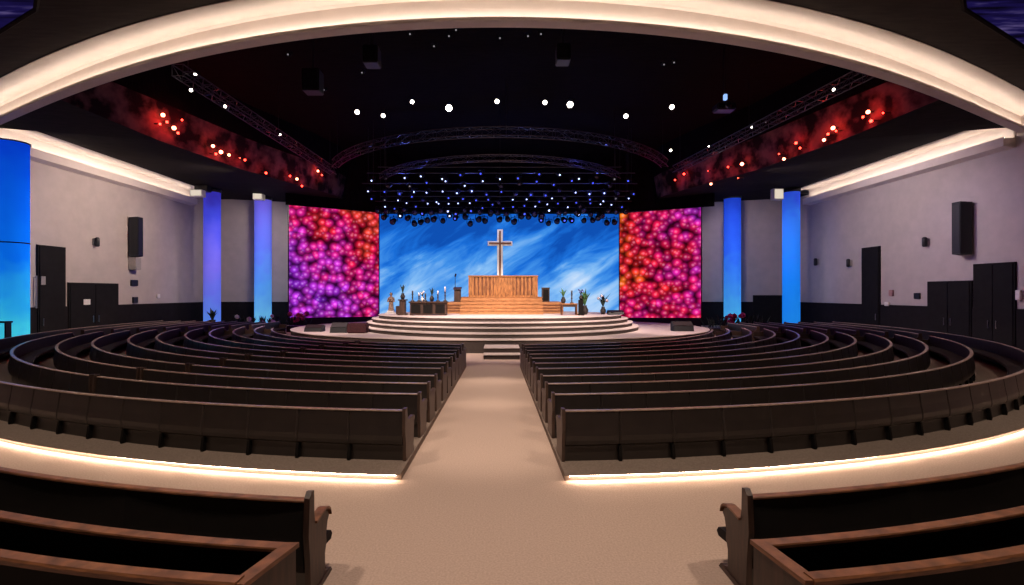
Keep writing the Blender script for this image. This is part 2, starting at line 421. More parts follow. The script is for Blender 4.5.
# lit coves on top of the side walls
n = 3
for s, nm in ((-1, 'left'), (1, 'right')):
    y0, y1 = 23.55, 39.2
    bm = BM()
    pr = [(-22.2, 10.52), (-23.4, 10.78), (-24.29, 10.9), (-24.29, 9.55), (-23.72, 9.62), (-23.72, 10.06), (-23.76, 10.06), (-23.76, 10.0), (-24.22, 10.0), (-24.22, 10.72), (-24.1, 10.78), (-23.4, 10.72), (-22.2, 10.44)]
    prism(bm, [Vector((-s*x, y0, z)) for x, z in pr], (0, y1-y0, 0))
    struct('ceiling_cove_'+nm, bm, M['cove'])
    bm = BM(); xx = s*23.84; box(bm, xx-.03, xx+.03, y0+.1, y1-.1, 10.003, 10.055); struct('trim_%d' % n, bm, M['led_wall']); n += 1

# ------------------------------------------------------------------ lit columns
def column(name, x, y, r, z1, mat, label, seam=None, cap=True):
    t = thing(name, label, 'column', (x, y, 0), group='lit columns along the walls')
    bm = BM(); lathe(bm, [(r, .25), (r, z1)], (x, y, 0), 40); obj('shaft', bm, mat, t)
    bm = BM(); lathe(bm, [(r+.06, 0), (r+.06, .22), (r+.02, .25)], (x, y, 0), 40); obj('base', bm, M['black'], t)
    bm = BM(); lathe(bm, [(r+.05, z1), (r+.05, z1+(.3 if cap else .06))], (x, y, 0), 40); obj('cap', bm, M['black'], t)
    if seam:
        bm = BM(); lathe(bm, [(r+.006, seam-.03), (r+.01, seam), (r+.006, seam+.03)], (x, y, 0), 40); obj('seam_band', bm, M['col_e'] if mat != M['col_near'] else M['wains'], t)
    return t
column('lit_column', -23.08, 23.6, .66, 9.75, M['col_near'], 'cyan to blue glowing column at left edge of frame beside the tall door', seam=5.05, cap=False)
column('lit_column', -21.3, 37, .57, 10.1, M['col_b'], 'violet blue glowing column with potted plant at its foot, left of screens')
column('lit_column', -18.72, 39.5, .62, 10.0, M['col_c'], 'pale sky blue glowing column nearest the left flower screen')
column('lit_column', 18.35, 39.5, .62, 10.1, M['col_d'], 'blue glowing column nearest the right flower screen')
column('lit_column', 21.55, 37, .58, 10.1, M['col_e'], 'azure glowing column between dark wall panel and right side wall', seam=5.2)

# white lit boxes beside the columns
def light_box(px0, px1, py0, py1, d, label):
    a, b = at(px0, py1, d), at(px1, py0, d)
    t = thing('ceiling_uplight', label, 'light', ((a.x+b.x)/2, d, a.z), group='white uplight boxes by the columns')
    bm = BM(); box(bm, a.x, b.x, d-.25, d+.25, a.z, b.z, .03); obj('housing', bm, M['white'], t)
    bm = BM(); box(bm, a.x+.06, b.x-.06, d-.27, d-.255, a.z+.06, b.z-.06); obj('diffuser', bm, glow('box_diffuser', (1, .86, .7, 1), .75), t)
light_box(254, 264, 189, 200, 38.3, 'white lit box above the column nearest left flower screen')
light_box(772, 782, 189, 200, 35.8, 'white lit box beside top of the azure right column')
light_box(192, 204, 190, 197, 35.0, 'white lit box at end of the left wall cove')
bm = BM(); a = at(184, 187, 35.7); b = at(197, 181, 35.7); a.z -= .35; b.z -= .35; box(bm, a.x+.9, b.x+.9, 35.4, 36, a.z, b.z, .04)
single('ceiling_projector', bm, M['black'], 'small black projector under the end of left wall cove', 'projector')

# ------------------------------------------------------------------ doors, panels and small items on the side walls
def wall_d(px): return WX*F/abs(px-AX)
def wall_z(px, py): return H-(py-HY)*wall_d(px)/F
def wall_door(name, px0, px1, pytop, leaves=1, handle=True):
    s = -1 if px0 < AX else 1
    d0, d1 = sorted((wall_d(px0), wall_d(px1))); z = H-(pytop-HY)*(d0+d1)/2/F
    x = s*WX
    bm = BM(); box(bm, min(x, x-s*.10), max(x, x-s*.10), d0, d1, 0, z); o = struct(name, bm, M['door']); o['_w'] = (0, 0, 0)
    w = (d1-d0-.12)/leaves
    for k in range(leaves):
        a = d0+.06+k*w
        bm = BM(); box(bm, min(x-s*.101, x-s*.14), max(x-s*.101, x-s*.14), a+.015, a+w-.015, .02, z-.08, .008); lf = obj('door_leaf', bm, M['door'], o)
        if handle:
            hx = x-s*.17; hy = a+w-.2 if (k == 0 and leaves > 1) else a+.2
            bm = BM(); tube(bm, (hx, hy, .95), (hx, hy, 1.35), .012); tube(bm, (hx, hy, 1.0), (hx+s*.05, hy, 1.0), .01); tube(bm, (hx, hy, 1.3), (hx+s*.05, hy, 1.3), .01)
            obj('door_handle', bm, M['chrome'], lf)
    return o
wall_door('door_1', 36, 64, 246)
wall_door('door_2', 67, 117, 283, 2)
wall_door('door_3', 863, 881, 247)
wall_door('door_4', 929, 973, 281, 2)
wall_door('door_5', 975, 1017, 263, 2)
# dark panel on the back wall beside the right column
bm = BM(); box(bm, 20.95, 23.9, YB-.16, YB-.061, 0, 2.5, .01); o = struct('door_6', bm, M['door'])

def wall_box(name, px0, px1, py0, py1, mat, label, cat, depth=.1, lens=None):
    s = -1 if px0 < AX else 1
    d0, d1 = sorted((wall_d(px0), wall_d(px1))); dm = (d0+d1)/2
    z0, z1 = H-(py1-HY)*dm/F, H-(py0-HY)*dm/F
    x = s*WX
    bm = BM(); box(bm, min(x, x-s*depth), max(x, x-s*depth), d0, d1, z0, z1, min(.02, depth*.3))
    return single(name, bm, mat, label, cat)
def wall_lamp(px, py, label):
    s = -1 if px < AX else 1; d, z = wall_d(px), wall_z(px, py); x = s*WX
    t = thing('wall_lamp', label, 'lamp', (x-s*.1, d, z-.25))
    bm = BM(); box(bm, min(x, x-s*.06), max(x, x-s*.06), d-.15, d+.15, z-.2, z+.2, .01); obj('back_plate', bm, M['grey'], t)
    bm = BM(); lathe(bm, [(.07, -.28), (.12, -.22), (.12, .22), (.07, .28)], (x-s*.2, d, z), 16); obj('shade', bm, M['black'], t)
wall_lamp(94, 242, 'small dark lamp on left wall above the double door')
wall_lamp(928, 242, 'small dark lamp high on right wall beside the loudspeaker')
wall_lamp(851, 263, 'small dark lamp on right wall just left of tall dark door')
wall_lamp(818, 262, 'small dark lamp on right wall beside the azure column')
wall_box('wall_mounted_panel', 130, 137, 280, 286, M['black'], 'small black control box below the left wall loudspeaker', 'control panel')
wall_box('wall_mounted_plate', 132, 137, 297, 303, M['black'], 'small black wall plate just above dark wainscot, left wall', 'wall plate')
wall_box('wall_switch', 156, 159, 294, 298, M['white'], 'small pale wall button on left wall near violet column', 'button')
wall_box('notice_sign', 81, 88, 299, 305, M['white'], 'small white notice plate on left double door', 'notice', .16)
wall_box('wall_mounted_panel', 38, 43, 276, 285, M['grey'], 'grey control plate on tall dark left door', 'control panel', .16)
wall_box('wall_mounted_alarm', 890, 894, 290, 296, surf('alarm_red', (.4, .2, .18, 1)), 'small reddish alarm box on right wall beside tall door', 'alarm')
wall_box('wall_mounted_plate', 915, 921, 293, 299, M['black'], 'small black wall plate left of the right double door', 'wall plate')
wall_box('wall_mounted_sensor', 886, 890, 302, 306, M['white'], 'tiny white sensor on dark wainscot, right wall', 'sensor', .12)
wall_box('wall_mounted_dispenser', 1018, 1023, 290, 300, M['white'], 'white dispenser on right wall at edge of frame', 'dispenser', .15)
# long pull rail by the tall left door
bm = BM(); d = wall_d(34.2); tube(bm, (-WX+.12, d, 1.9), (-WX+.12, d, 3.6), .035); 
for zz in (2.0, 3.5): tube(bm, (-WX+.12, d, zz), (-WX, d, zz), .02)
single('wall_rail', bm, M['chrome'], 'long pale upright rail on left wall beside tall door', 'rail')

def wall_speaker(px, py0, py1, label, brk):
    s = -1 if px < AX else 1; d = wall_d(px); x = s*WX
    z1, z0 = H-(py0-HY)*d/F, H-(py1-HY)*d/F
    t = thing('wall_loudspeaker', label, 'loudspeaker', (x-s*.3, d, z0), group='loudspeakers on the side walls')
    bm = BM(); x0 = x-s*.12; x1 = x-s*.62
    prism(bm, [(x0, d-.36, z0), (x0, d+.36, z0), (x1, d+.25, z0+.05), (x1, d-.25, z0+.05)], (0, 0, z1-z0)); obj('cabinet', bm, M['speaker'], t)
    bm = BM(); xa, xb = sorted((x1-s*.002, x1-s*.03)); box(bm, xa, xb, d-.22, d+.22, z0+.15, z1-.1, .008); obj('grille', bm, M['black'], t)
    bm = BM(); xa, xb = sorted((x, x-s*.119)); box(bm, xa, xb, d-.15, d+.15, z0+.5, z1-.5); obj('mount_bracket', bm, M['black'], t)
    if brk:
        bm = BM(); xa, xb = sorted((x, x-s*.5)); box(bm, xa, xb, d-.25, d+.25, z0-.85, z0-.03, .02); obj('junction_box', bm, M['grey'], t)
wall_speaker(131, 218, 257, 'tall black loudspeaker with grey box beneath, on left wall', True)
wall_speaker(968, 203, 255, 'tall black loudspeaker high on right wall above the doors', False)

# ------------------------------------------------------------------ seating platform with floor light strip
def aisle_x(side, d):
    t = min(1, max(0, (d-7.2)/10.3))
    return -(1.43-.2*t) if side < 0 else (.93-.2*t)
def phi_start(side, r):
    x = aisle_x(side, CYS[side]-r)
    return asin(x/r)
PHI_END = radians(98)
k = n
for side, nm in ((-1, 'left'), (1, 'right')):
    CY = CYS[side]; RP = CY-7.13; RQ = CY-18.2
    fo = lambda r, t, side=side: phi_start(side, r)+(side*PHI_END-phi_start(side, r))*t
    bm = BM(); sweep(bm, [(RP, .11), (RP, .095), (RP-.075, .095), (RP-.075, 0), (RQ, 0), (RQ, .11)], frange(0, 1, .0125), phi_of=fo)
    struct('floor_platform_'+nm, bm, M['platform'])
    bm = BM(); sweep(bm, [(RP-.045, .094), (RP-.045, .075), (RP-.074, .075), (RP-.074, .094)], frange(0.002, 1, .0125), phi_of=fo)
    struct('trim_%d' % k, bm, M['led_floor']); k += 1

# ------------------------------------------------------------------ pews
ZP = .11
ROW_D = [7.70, 8.95, 10.0, 10.95, 12.0, 12.9, 13.9, 14.8, 15.75, 16.65, 17.4]
def pt(r, p, z): return Vector((r*sin(p), CY-r*cos(p), z))
END_PROF = [(.02, 0), (.03, .30), (.075, .5), (.06, .79), (.055, .82), (-.06, .82), (-.085, .66), (-.12, .61), (-.46, .61), (-.54, .585), (-.57, .55), (-.50, .5), (-.47, .10), (-.52, .06), (-.52, 0)]
NEAR_END = [(.02, 0), (.04, .35), (.075, .6), (.05, .92), (.0, .965), (-.05, .955), (-.06, .74), (-.085, .64), (-.30, .655), (-.40, .62), (-.44, .56), (-.40, .53), (-.36, .42), (-.37, .34), (-.33, .25), (-.33, .08), (-.42, .05), (-.42, 0)]

def end_panel(r, p, z0, prof, th, side, straight=False):
    """upright pew end standing across the row; side +1 grows towards larger phi"""
    bm = BM()
    tan = Vector((1, 0, 0)) if straight else Vector((cos(p), sin(p), 0))
    P = (lambda a, z: pt(r, p, z0+z)+Vector((0, -a, 0))) if straight else (lambda a, z: pt(r+a, p, z0+z))
    prism(bm, [P(a, z) for a, z in prof], tan*th*side)
    return bm

def arc_pew(name, r, p0, p1, label, group, z0=ZP, legs=False, seam=.86, mats=None, ends=(True, True), prof=END_PROF, top=.765):
    mats = mats or (M['pew'], M['rail'], M['end'])
    if p0 > p1: p0, p1 = p1, p0
    pm = (p0+p1)/2
    t = thing(name, label, 'pew', pt(r-.25, pm, z0), group)
    ta = .055/r
    a0, a1 = p0+(ta if ends[0] else 0), p1-(ta if ends[1] else 0)
    L = (a1-a0)*r; ns = max(1, round(L/seam)); w = .012/r
    phis, gr = [], []
    seams = [a0+(a1-a0)*i/ns for i in range(ns+1)]
    for i, s in enumerate(seams):
        if 0 < i < ns:
            phis += [s-2*w, s-w*.4, s+w*.4, s+2*w]; gr += [0, .018, .018, 0]
        else: phis.append(s); gr.append(0)
        if i < ns: phis.append(s+(a1-a0)/ns/2); gr.append(0)
    g = {i: x for i, x in enumerate(gr)}; g['idx'] = {1, 2, 3, 4, 5}
    bm = BM()
    pr = [(r-.055, z0+top), (r, z0+top), (r+.03, z0+.54), (r+.055, z0+.40), (r+.058, z0+.33), (r+.045, z0+.27), (r, z0+.235), (r-.05, z0+.235)]
    sweep(bm, pr, phis, groove=g); obj('backrest', bm, mats[0], t)
    ar = frange(a0, a1, .4/r)
    bm = BM(); sweep(bm, [(r-.068, z0+top), (r-.068, z0+top+.015), (r-.055, z0+top+.022), (r+.008, z0+top+.022), (r+.016, z0+top+.014), (r+.016, z0+top)], ar); obj('cap_rail', bm, mats[1], t)
    bm = BM(); sweep(bm, [(r-.06, z0+.30), (r-.06, z0+.38), (r-.30, z0+.40), (r-.5, z0+.385), (r-.53, z0+.34), (r-.5, z0+.30)], ar); obj('seat', bm, M['seat'], t)
    bm = BM(); sweep(bm, [(r-.02, z0), (r-.02, z0+.234), (r-.045, z0+.234), (r-.045, z0)], ar); obj('base_panel', bm, M['pew'], t)
    for i, (p, on) in enumerate(((p0, ends[0]), (p1, ends[1]))):
        if on: obj('end_panel', end_panel(r, p, z0, prof, .05, 1 if i == 0 else -1, prof is NEAR_END), mats[2], t)
    if legs:
        for s in seams[1:-1]:
            bm = BM(); tan = Vector((cos(s), sin(s), 0))
            prism(bm, [pt(r+a, s, z0+z)-tan*.02 for a, z in ((-.018, 0), (.055, 0), (.06, .05), (.03, .234), (-.018, .234))], tan*.045); obj('leg', bm, M['pew_dark'], t)
    return t

def stage_clear(r):
    """widest angle at which a row stays clear of the stage platform"""
    for deg in range(0, 98):
        p = radians(deg)
        x, y = (r-.8)*sin(p), CY-(r-.8)*cos(p)
        if (x/13.0)**2+((y-31)/9.2)**2 < 1: return radians(max(0, deg-1))
    return radians(97)

WORD = {-1: 'left', 1: 'right'}
for i, dr in enumerate(ROW_D):
    for side in (-1, 1):
        CY = CYS[side]; r = CY-dr
        pend = stage_clear(r)
        p0 = abs(phi_start(side, r))+.03/r
        row = ORD[i+1]+' row from the rear' if i < 6 else ORD[11-i]+' row from the stage'
        grp = 'dark curved pews %s of the centre aisle' % WORD[side]
        W = WORD[side]
        if i == 0:
            cuts = [p0, radians(97)]
        elif side < 0:
            b1, b2 = radians(24.5+.5*(i % 3)), radians(70+i)
            cuts = [p0, b1, None, b1+.10/r, b2, None, b2+1.0/r, pend]
        else:
            b2 = radians(66+1.5*i)
            cuts = [p0, b2, None, b2+1.0/r, pend]
        segs, cur = [], []
        for c in cuts+[None]:
            if c is None: segs.append(cur); cur = []
            else: cur.append(c)
        segs = [(a, min(b, pend)) for a, b in segs if min(b, pend)-a > .9/r]
        names = {1: ['beside'], 2: ['beside', 'end'], 3: ['beside', 'middle', 'end']}[len(segs)]
        for (a, b), w in zip(segs, names):
            if w == 'beside': lab = 'dark curved pew %s of centre aisle, %s' % (W, row)
            elif w == 'middle': lab = 'dark curved pew in outer %s section, %s' % (W, row)
            else: lab = 'dark curved pew wrapping towards %s wall, %s' % (W, row)
            arc_pew('curved_pew', r, side*a, side*b, lab, grp, legs=(i < 2 and w == 'beside'))

# pews behind the cross aisle, nearest the camera
CY = CN
near = (M['pew_dark'], M['rail_warm'], M['end_near'])
def near_pew(side, xe, label):
    r = 16.27; p0 = asin(xe/r)
    p1 = side*radians(32)
    t = arc_pew('aisle_end_pew', r, p0, p1, label, 'near pews facing the stage', z0=0, mats=near, prof=NEAR_END, top=.865, seam=3,
                ends=(True, False) if side > 0 else (False, True))
    th = .05*side
    # flat wooden arm on the pew end
    bm = BM(); tan = Vector((cos(p0), sin(p0), 0)); q = []
    top = [(-.075, .648), (-.20, .664), (-.32, .666), (-.39, .648), (-.44, .61), (-.46, .56)]
    pt = lambda rr, p, z: Vector((r*sin(p0), CY-r*cos(p0)-(rr-r), z))
    tan = Vector((1, 0, 0))
    up = [pt(r+a, p0, z+.022)-tan*.02*side for a, z in top]; lo = [pt(r+a, p0, z)-tan*.02*side for a, z in top[::-1]]
    prism(bm, up+lo, tan*.085*side); obj('armrest', bm, M['rail_warm'], t)
    bm = BM(); prism(bm, [pt(r+a, p0, z)-tan*.012*side for a, z in ((.06, 0), (.06, .05), (-.46, .05), (-.50, 0))], tan*.08*side); obj('foot', bm, near[2], t)
near_pew(-1, -1.66, 'near left pew with raised wooden end post and curved armrest')
near_pew(1, 2.19, 'near right pew with raised wooden end post and curved armrest')

CY = 18.0
def boxed_pew(side, xf, xb, label):
    rf, rb = 14.48, 14.93
    pf, pb = asin(xf/rf), asin(xb/rb); p1 = side*radians(28)
    t = thing('boxed_pew', label, 'pew', pt(14.7, side*radians(12), 0), 'near boxed pews at the bottom of the view')
    fa = frange(pf, p1, .012); ba = frange(pb, p1, .012)
    bm = BM(); sweep(bm, [(rf-.02, 0), (rf-.02, .87), (rf+.02, .87), (rf+.02, 0)], fa); obj('front_panel', bm, M['pew_dark'], t)
    bm = BM(); sweep(bm, [(rf-.05, .87), (rf-.05, .895), (rf-.04, .9), (rf+.045, .9), (rf+.05, .89), (rf+.05, .87)], fa); obj('cap_rail', bm, M['rail_warm'], t)
    bm = BM(); sweep(bm, [(rb-.02, 0), (rb-.02, .87), (rb+.03, .87), (rb+.06, .5), (rb+.03, 0)], ba); obj('backrest', bm, M['pew_dark'], t)
    bm = BM(); sweep(bm, [(rb-.045, .87), (rb-.045, .905), (rb-.03, .915), (rb+.05, .915), (rb+.06, .90), (rb+.06, .87)], ba); obj('cap_rail', bm, M['rail_warm'], t)
    bm = BM(); sweep(bm, [(rb-.03, .34), (rb-.03, .43), (rb-.33, .44), (rb-.36, .40), (rb-.36, .34)], frange(pb+side*.004, p1, .012)); obj('seat', bm, M['pew_dark'], t)
    A, B = pt(rf-.02, pf, 0), pt(rb+.02, pb, 0)
    nrm = Vector((side, 0, 0))
    bm = BM(); prism(bm, [A, B, B+Vector((0, 0, .87)), A+Vector((0, 0, .87))], -nrm*.04); obj('end_panel', bm, M['end_near'], t)
    bm = BM(); up = Vector((0, 0, .871))
    A2, B2 = A+(A-B)*.03, B+(B-A)*.06
    prism(bm, [A2+up+nrm*.045, B2+up+nrm*.045, B2+up-nrm*.055, A2+up-nrm*.055], (0, 0, .034)); obj('side_rail', bm, M['rail_warm'], t)
boxed_pew(-1, -1.52, -1.64, 'near left boxed pew with orange brown wooden rails')
boxed_pew(1, 1.90, 1.97, 'near right boxed pew with orange brown wooden rails')

# ------------------------------------------------------------------ stage
def ellipse(a, b, cy, n=96): return [(a*cos(2*pi*k/n), cy+b*sin(2*pi*k/n)) for k in range(n)]
st = thing('stage', 'round carpeted stage of stacked curved steps under the altar', 'stage', (0, 31, 0))
EPS = .003
TIERS = [(.0, .6, 12.5, 8.7), (.6, .8, 8.35, 7.9), (.8, 1.0, 8.05, 6.9), (1.0, 1.2, 7.8, 6.1), (1.2, 1.4, 7.45, 5.15)]
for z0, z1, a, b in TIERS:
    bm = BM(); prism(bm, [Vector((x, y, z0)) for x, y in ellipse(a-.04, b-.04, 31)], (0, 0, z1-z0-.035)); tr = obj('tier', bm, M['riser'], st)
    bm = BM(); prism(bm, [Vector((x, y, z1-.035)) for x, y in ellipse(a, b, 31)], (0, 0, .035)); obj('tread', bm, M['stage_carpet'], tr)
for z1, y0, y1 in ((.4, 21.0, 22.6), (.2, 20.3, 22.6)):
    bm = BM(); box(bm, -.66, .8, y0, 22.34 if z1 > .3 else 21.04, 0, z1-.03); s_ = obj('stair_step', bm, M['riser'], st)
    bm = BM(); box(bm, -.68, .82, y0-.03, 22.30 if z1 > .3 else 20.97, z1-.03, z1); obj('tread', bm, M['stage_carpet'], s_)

# altar dais of oak
ds = thing('altar_dais', 'honey oak stepped dais carrying the altar', 'dais', (.05, 32, 1.4))
bm = BM(); box(bm, -3.3, 3.95, 31.2, 34.4, 1.4, 2.12); sd = obj('side_platform', bm, M['oak_step'], ds)
for i in range(3):
    z = 1.4+.18*(i+1); bm = BM(); box(bm, -3.31, 3.96, 31.16, 31.199, z-.03, z+.03); obj('groove', bm, M['oak_dark'], sd)
for i in range(5):
    z0 = 1.4+.208*i; bm = BM(); box(bm, -2.42, 2.6, 30.0+.26*i, 31.19 if i < 4 else 34.0, z0, z0+.17); s_ = obj('step', bm, M['oak_step'], ds)
    bm = BM(); box(bm, -2.45, 2.63, 29.97+.26*i, 31.19 if i < 4 else 34.0, z0+.17, z0+.208); obj('tread', bm, M['oak'], s_)
# altar
al = thing('altar', 'honey oak altar with vertical panelled front on the dais', 'altar', (.18, 32.1, 2.441))
ax0, ax1, az0, az1 = -2.02, 2.42, 2.441, 3.80
bm = BM(); box(bm, ax0+.06, ax1-.06, 31.7, 32.7, az0, az1-.10); obj('body', bm, M['oak_dark'], al)
bm = BM(); box(bm, ax0, ax1, 31.56, 32.8, az1-.10, az1, .02); obj('top_slab', bm, M['oak'], al)
bm = BM(); box(bm, ax0+.03, ax1-.03, 31.6, 31.69, az0, az0+.10); obj('plinth', bm, M['oak'], al)
for (x0, x1) in ((ax0+.03, ax0+.38), (ax1-.38, ax1-.03)):
    bm = BM(); box(bm, x0, x1, 31.58, 31.69, az0+.101, az1-.101, .015); obj('corner_panel', bm, M['oak'], al)
nb = 15; w = (ax1-ax0-.84)/nb
for i in range(nb):
    x = ax0+.42+w*i
    if 5 <= i <= 9: x0, x1 = x+.004, x+w-.004
    else: x0, x1 = x+.05, x+w-.05
    bm = BM(); box(bm, x0, x1, 31.62, 31.695, az0+.101, az1-.101, .012); obj('front_slat', bm, M['oak'], al)
# cross behind the altar
cr = thing('cross', 'tall wooden cross with pale edges standing behind the altar', 'cross', (0, 33.2, 2.441))
zc1 = at(500, 229.5, 33.2).z; zca = at(500, 243.5, 33.2).z
bm = BM(); box(bm, -.19, .19, 33.1, 33.3, 2.441, zc1, .01); box(bm, -.82, .82, 33.101, 33.299, zca-.15, zca+.15, .01); obj('frame', bm, M['cross_light'], cr)
bm = BM(); box(bm, -.06, .06, 33.05, 33.099, 2.441, zc1-.10, .005); box(bm, -.73, .73, 33.051, 33.0985, zca-.06, zca+.06, .005); obj('inlay', bm, M['oak_dark'], cr)

# lectern with microphone, left of the altar
lc = thing('lectern', 'dark walnut lectern with thin microphone left of the altar', 'lectern', (-2.65, 31.7, 2.12))
bm = BM(); box(bm, -2.93, -2.47, 31.5, 31.95, 2.126, 2.2, .01); obj('base', bm, M['walnut'], lc)
bm = BM(); box(bm, -2.9, -2.48, 31.55, 31.9, 2.2, 2.9, .01); obj('body', bm, M['walnut'], lc)
bm = BM(); prism(bm, [(-2.95, 31.45, 2.9), (-2.44, 31.45, 2.9), (-2.44, 31.97, 3.02), (-2.95, 31.97, 3.02)], (0, 0, .05)); obj('desk', bm, M['walnut'], lc)
bm = BM(); tube(bm, (-2.85, 31.8, 2.95), (-2.85, 31.8, 3.75), .022, .015); tube(bm, (-2.85, 31.8, 3.74), (-2.80, 31.68, 3.88), .05, .06); obj('microphone', bm, M['black'], lc)
# dark cabinet to the right of the altar
sb = thing('side_cabinet', 'dark walnut cabinet right of the altar on dais', 'cabinet', (2.85, 31.7, 2.12))
bm = BM(); box(bm, 2.66, 3.12, 31.45, 32, 2.123, 2.98, .01); obj('body', bm, M['walnut'], sb)
bm = BM(); box(bm, 2.62, 3.16, 31.42, 32.03, 2.981, 3.03, .01); obj('top', bm, M['walnut'], sb)
bm = BM(); box(bm, 2.72, 3.06, 31.42, 31.449, 2.2, 2.92, .008); obj('door', bm, M['pew_dark'], sb)

# low dark table left of the altar with candlesticks and vases
ZS = 1.4
d = 29.0
tb = thing('credence_table', 'long dark low cabinet table left of the dais', 'table', (-4.1, 29.2, ZS))
X0, X1 = -5.25, -3.05
bm = BM(); box(bm, X0, X1, 28.7, 29.6, ZS+.72, ZS+.80, .01); obj('table_top', bm, M['walnut'], tb)
for i in range(3):
    w = (X1-X0-.1)/3; x = X0+.05+i*w
    bm = BM(); box(bm, x+.01, x+w-.01, 28.78, 29.55, ZS+.04, ZS+.719); c_ = obj('cupboard', bm, M['walnut'], tb)
    bm = BM(); box(bm, x+.08, x+w-.08, 28.755, 28.779, ZS+.12, ZS+.64, .008); obj('door', bm, M['pew_dark'], c_)
for x in (X0+.1, X1-.1):
    for y in (28.85, 29.45):
        bm = BM(); box(bm, x-.04, x+.04, y-.04, y+.04, ZS, ZS+.0395); obj('foot', bm, M['black'], tb)
def candlestick(x, y, z, h, label, group=None, mat=None, cm=None):
    t = thing('candlestick', label, 'candlestick', (x, y, z), group)
    bm = BM(); lathe(bm, [(.12, 0), (.11, .04), (.04, .09), (.035, h*.35), (.06, h*.4), (.035, h*.45), (.04, h*.62), (.08, h*.66), (.03, h*.67)], (x, y, z), 14); obj('holder', bm, mat or M['pot'], t)
    bm = BM(); lathe(bm, [(.045, h*.671), (.045, h), (.01, h+.01)], (x, y, z), 12); obj('candle', bm, cm or M['petal_white'], t)
zt = ZS+.80
for x, h, lab, cm in ((-5.1, .62, 'leftmost candlestick on the dark low table', M['pot']), (-4.72, .5, 'short white candle second from left on dark table', None),
                      (-4.35, .46, 'short candlestick in the middle of the dark table', M['pot']), (-3.62, .62, 'white tipped candlestick second from right on dark table', None),
                      (-3.2, .85, 'tallest candlestick, at right end of the dark table', None)):
    candlestick(x, 29.15, zt, h, lab, 'candlesticks on the dark table', cm=cm)
def vase(x, y, z, s, label, pm, nleaf=9, lm=None, spread=.25, fl=None, nm='flower_vase', cat='vase', hgt=.5):
    t = thing(nm, label, cat, (x, y, z))
    bm = BM(); lathe(bm, [(.09*s, 0), (.14*s, .12*s), (.15*s, .2*s), (.08*s, .33*s), (.1*s, .38*s)], (x, y, z), 14); obj('pot', bm, pm, t)
    rnd = random.Random(hash(label) % 1000 if False else int(x*100+y*10+len(label)))
    bm = BM()
    for i in range(nleaf):
        a = 2*pi*i/nleaf+rnd.uniform(-.3, .3); r = spread*s*rnd.uniform(.45, 1.1); hh = hgt*s*rnd.uniform(.7, 1.25)
        base = Vector((x, y, z+.34*s)); tip = base+Vector((cos(a)*r, sin(a)*r, hh)); mid = base+Vector((cos(a)*r*.35, sin(a)*r*.35, hh*.6))
        wv = Vector((-sin(a), cos(a), 0))*.05*s
        v = [bm.verts.new(p) for p in (base-wv*.3, base+wv*.3, mid+wv, tip, mid-wv)]
        bm.faces.new(v)
    obj('leaves', bm, lm or M['leaf'], t)
    if fl:
        for i in range(5):
            bm = BM(); a = 2*pi*i/5+.4; r = spread*s*.55
            bmesh.ops.create_icosphere(bm, subdivisions=1, radius=.085*s, matrix=Matrix.Translation((x+cos(a)*r, y+sin(a)*r, z+(.38+hgt*rnd.uniform(.45, .9))*s)))
            obj('blossom', bm, fl, t, True)
    return t
vase(-3.98, 29.2, zt, .9, 'dark vase of leaves in centre of the dark low table', M['pot'], 9, M['leaf_dark'], .25)
vase(-4.55, 29.35, zt, .7, 'white flower vase on the dark low table', M['white'], 7, M['leaf_dark'], .2, M['petal_white'])
# tall dark stand left of the table
pd = thing('pedestal_stand', 'tall dark pedestal at the left end of the low table', 'pedestal', (-5.65, 29.2, ZS))
bm = BM(); box(bm, -5.95, -5.4, 28.95, 29.45, ZS, ZS+.1, .01); obj('base', bm, M['walnut'], pd)
bm = BM(); box(bm, -5.85, -5.5, 29.03, 29.37, ZS+.1, ZS+.85, .01); obj('shaft', bm, M['walnut'], pd)
bm = BM(); box(bm, -5.92, -5.43, 28.97, 29.43, ZS+.85, ZS+.92, .01); obj('top', bm, M['walnut'], pd)
vase(-5.68, 29.2, ZS+.92, .95, 'dark leafy vase standing on the tall pedestal', M['pot'], 9, M['leaf_dark'], .2)
# statue
sx, sy = -6.75, 31.0
sg = thing('statue', 'weathered robed statue on a pale plinth at left end of stage', 'statue', (sx, sy, ZS))
bm = BM(); box(bm, sx-.32, sx+.32, sy-.3, sy+.3, ZS, ZS+.08, .01); box(bm, sx-.22, sx+.22, sy-.2, sy+.2, ZS+.0801, ZS+.2, .02); obj('plinth', bm, M['white'], sg)
bm = BM()
lathe(bm, [(.19, .2), (.17, .3), (.14, .55), (.13, .72), (.17, .9), (.18, .98), (.12, 1.05), (.05, 1.08), (.05, 1.11), (.085, 1.16), (.095, 1.22), (.08, 1.29), (.02, 1.33)], (sx, sy, ZS), 16)
for s in (-1, 1):
    tube(bm, (sx+s*.15, sy, ZS+.98), (sx+s*.2, sy-.06, ZS+.75), .055, .045); tube(bm, (sx+s*.2, sy-.06, ZS+.76), (sx+s*.03, sy-.2, ZS+.84), .045, .035)
obj('figure', bm, M['stone'], sg)
# small block and box further left
bm = BM(); box(bm, -6.3, -5.98, 30.2, 30.6, ZS, ZS+.5, .02); single('stage_box', bm, M['walnut'], 'small dark box on stage between statue and pedestal', 'box')

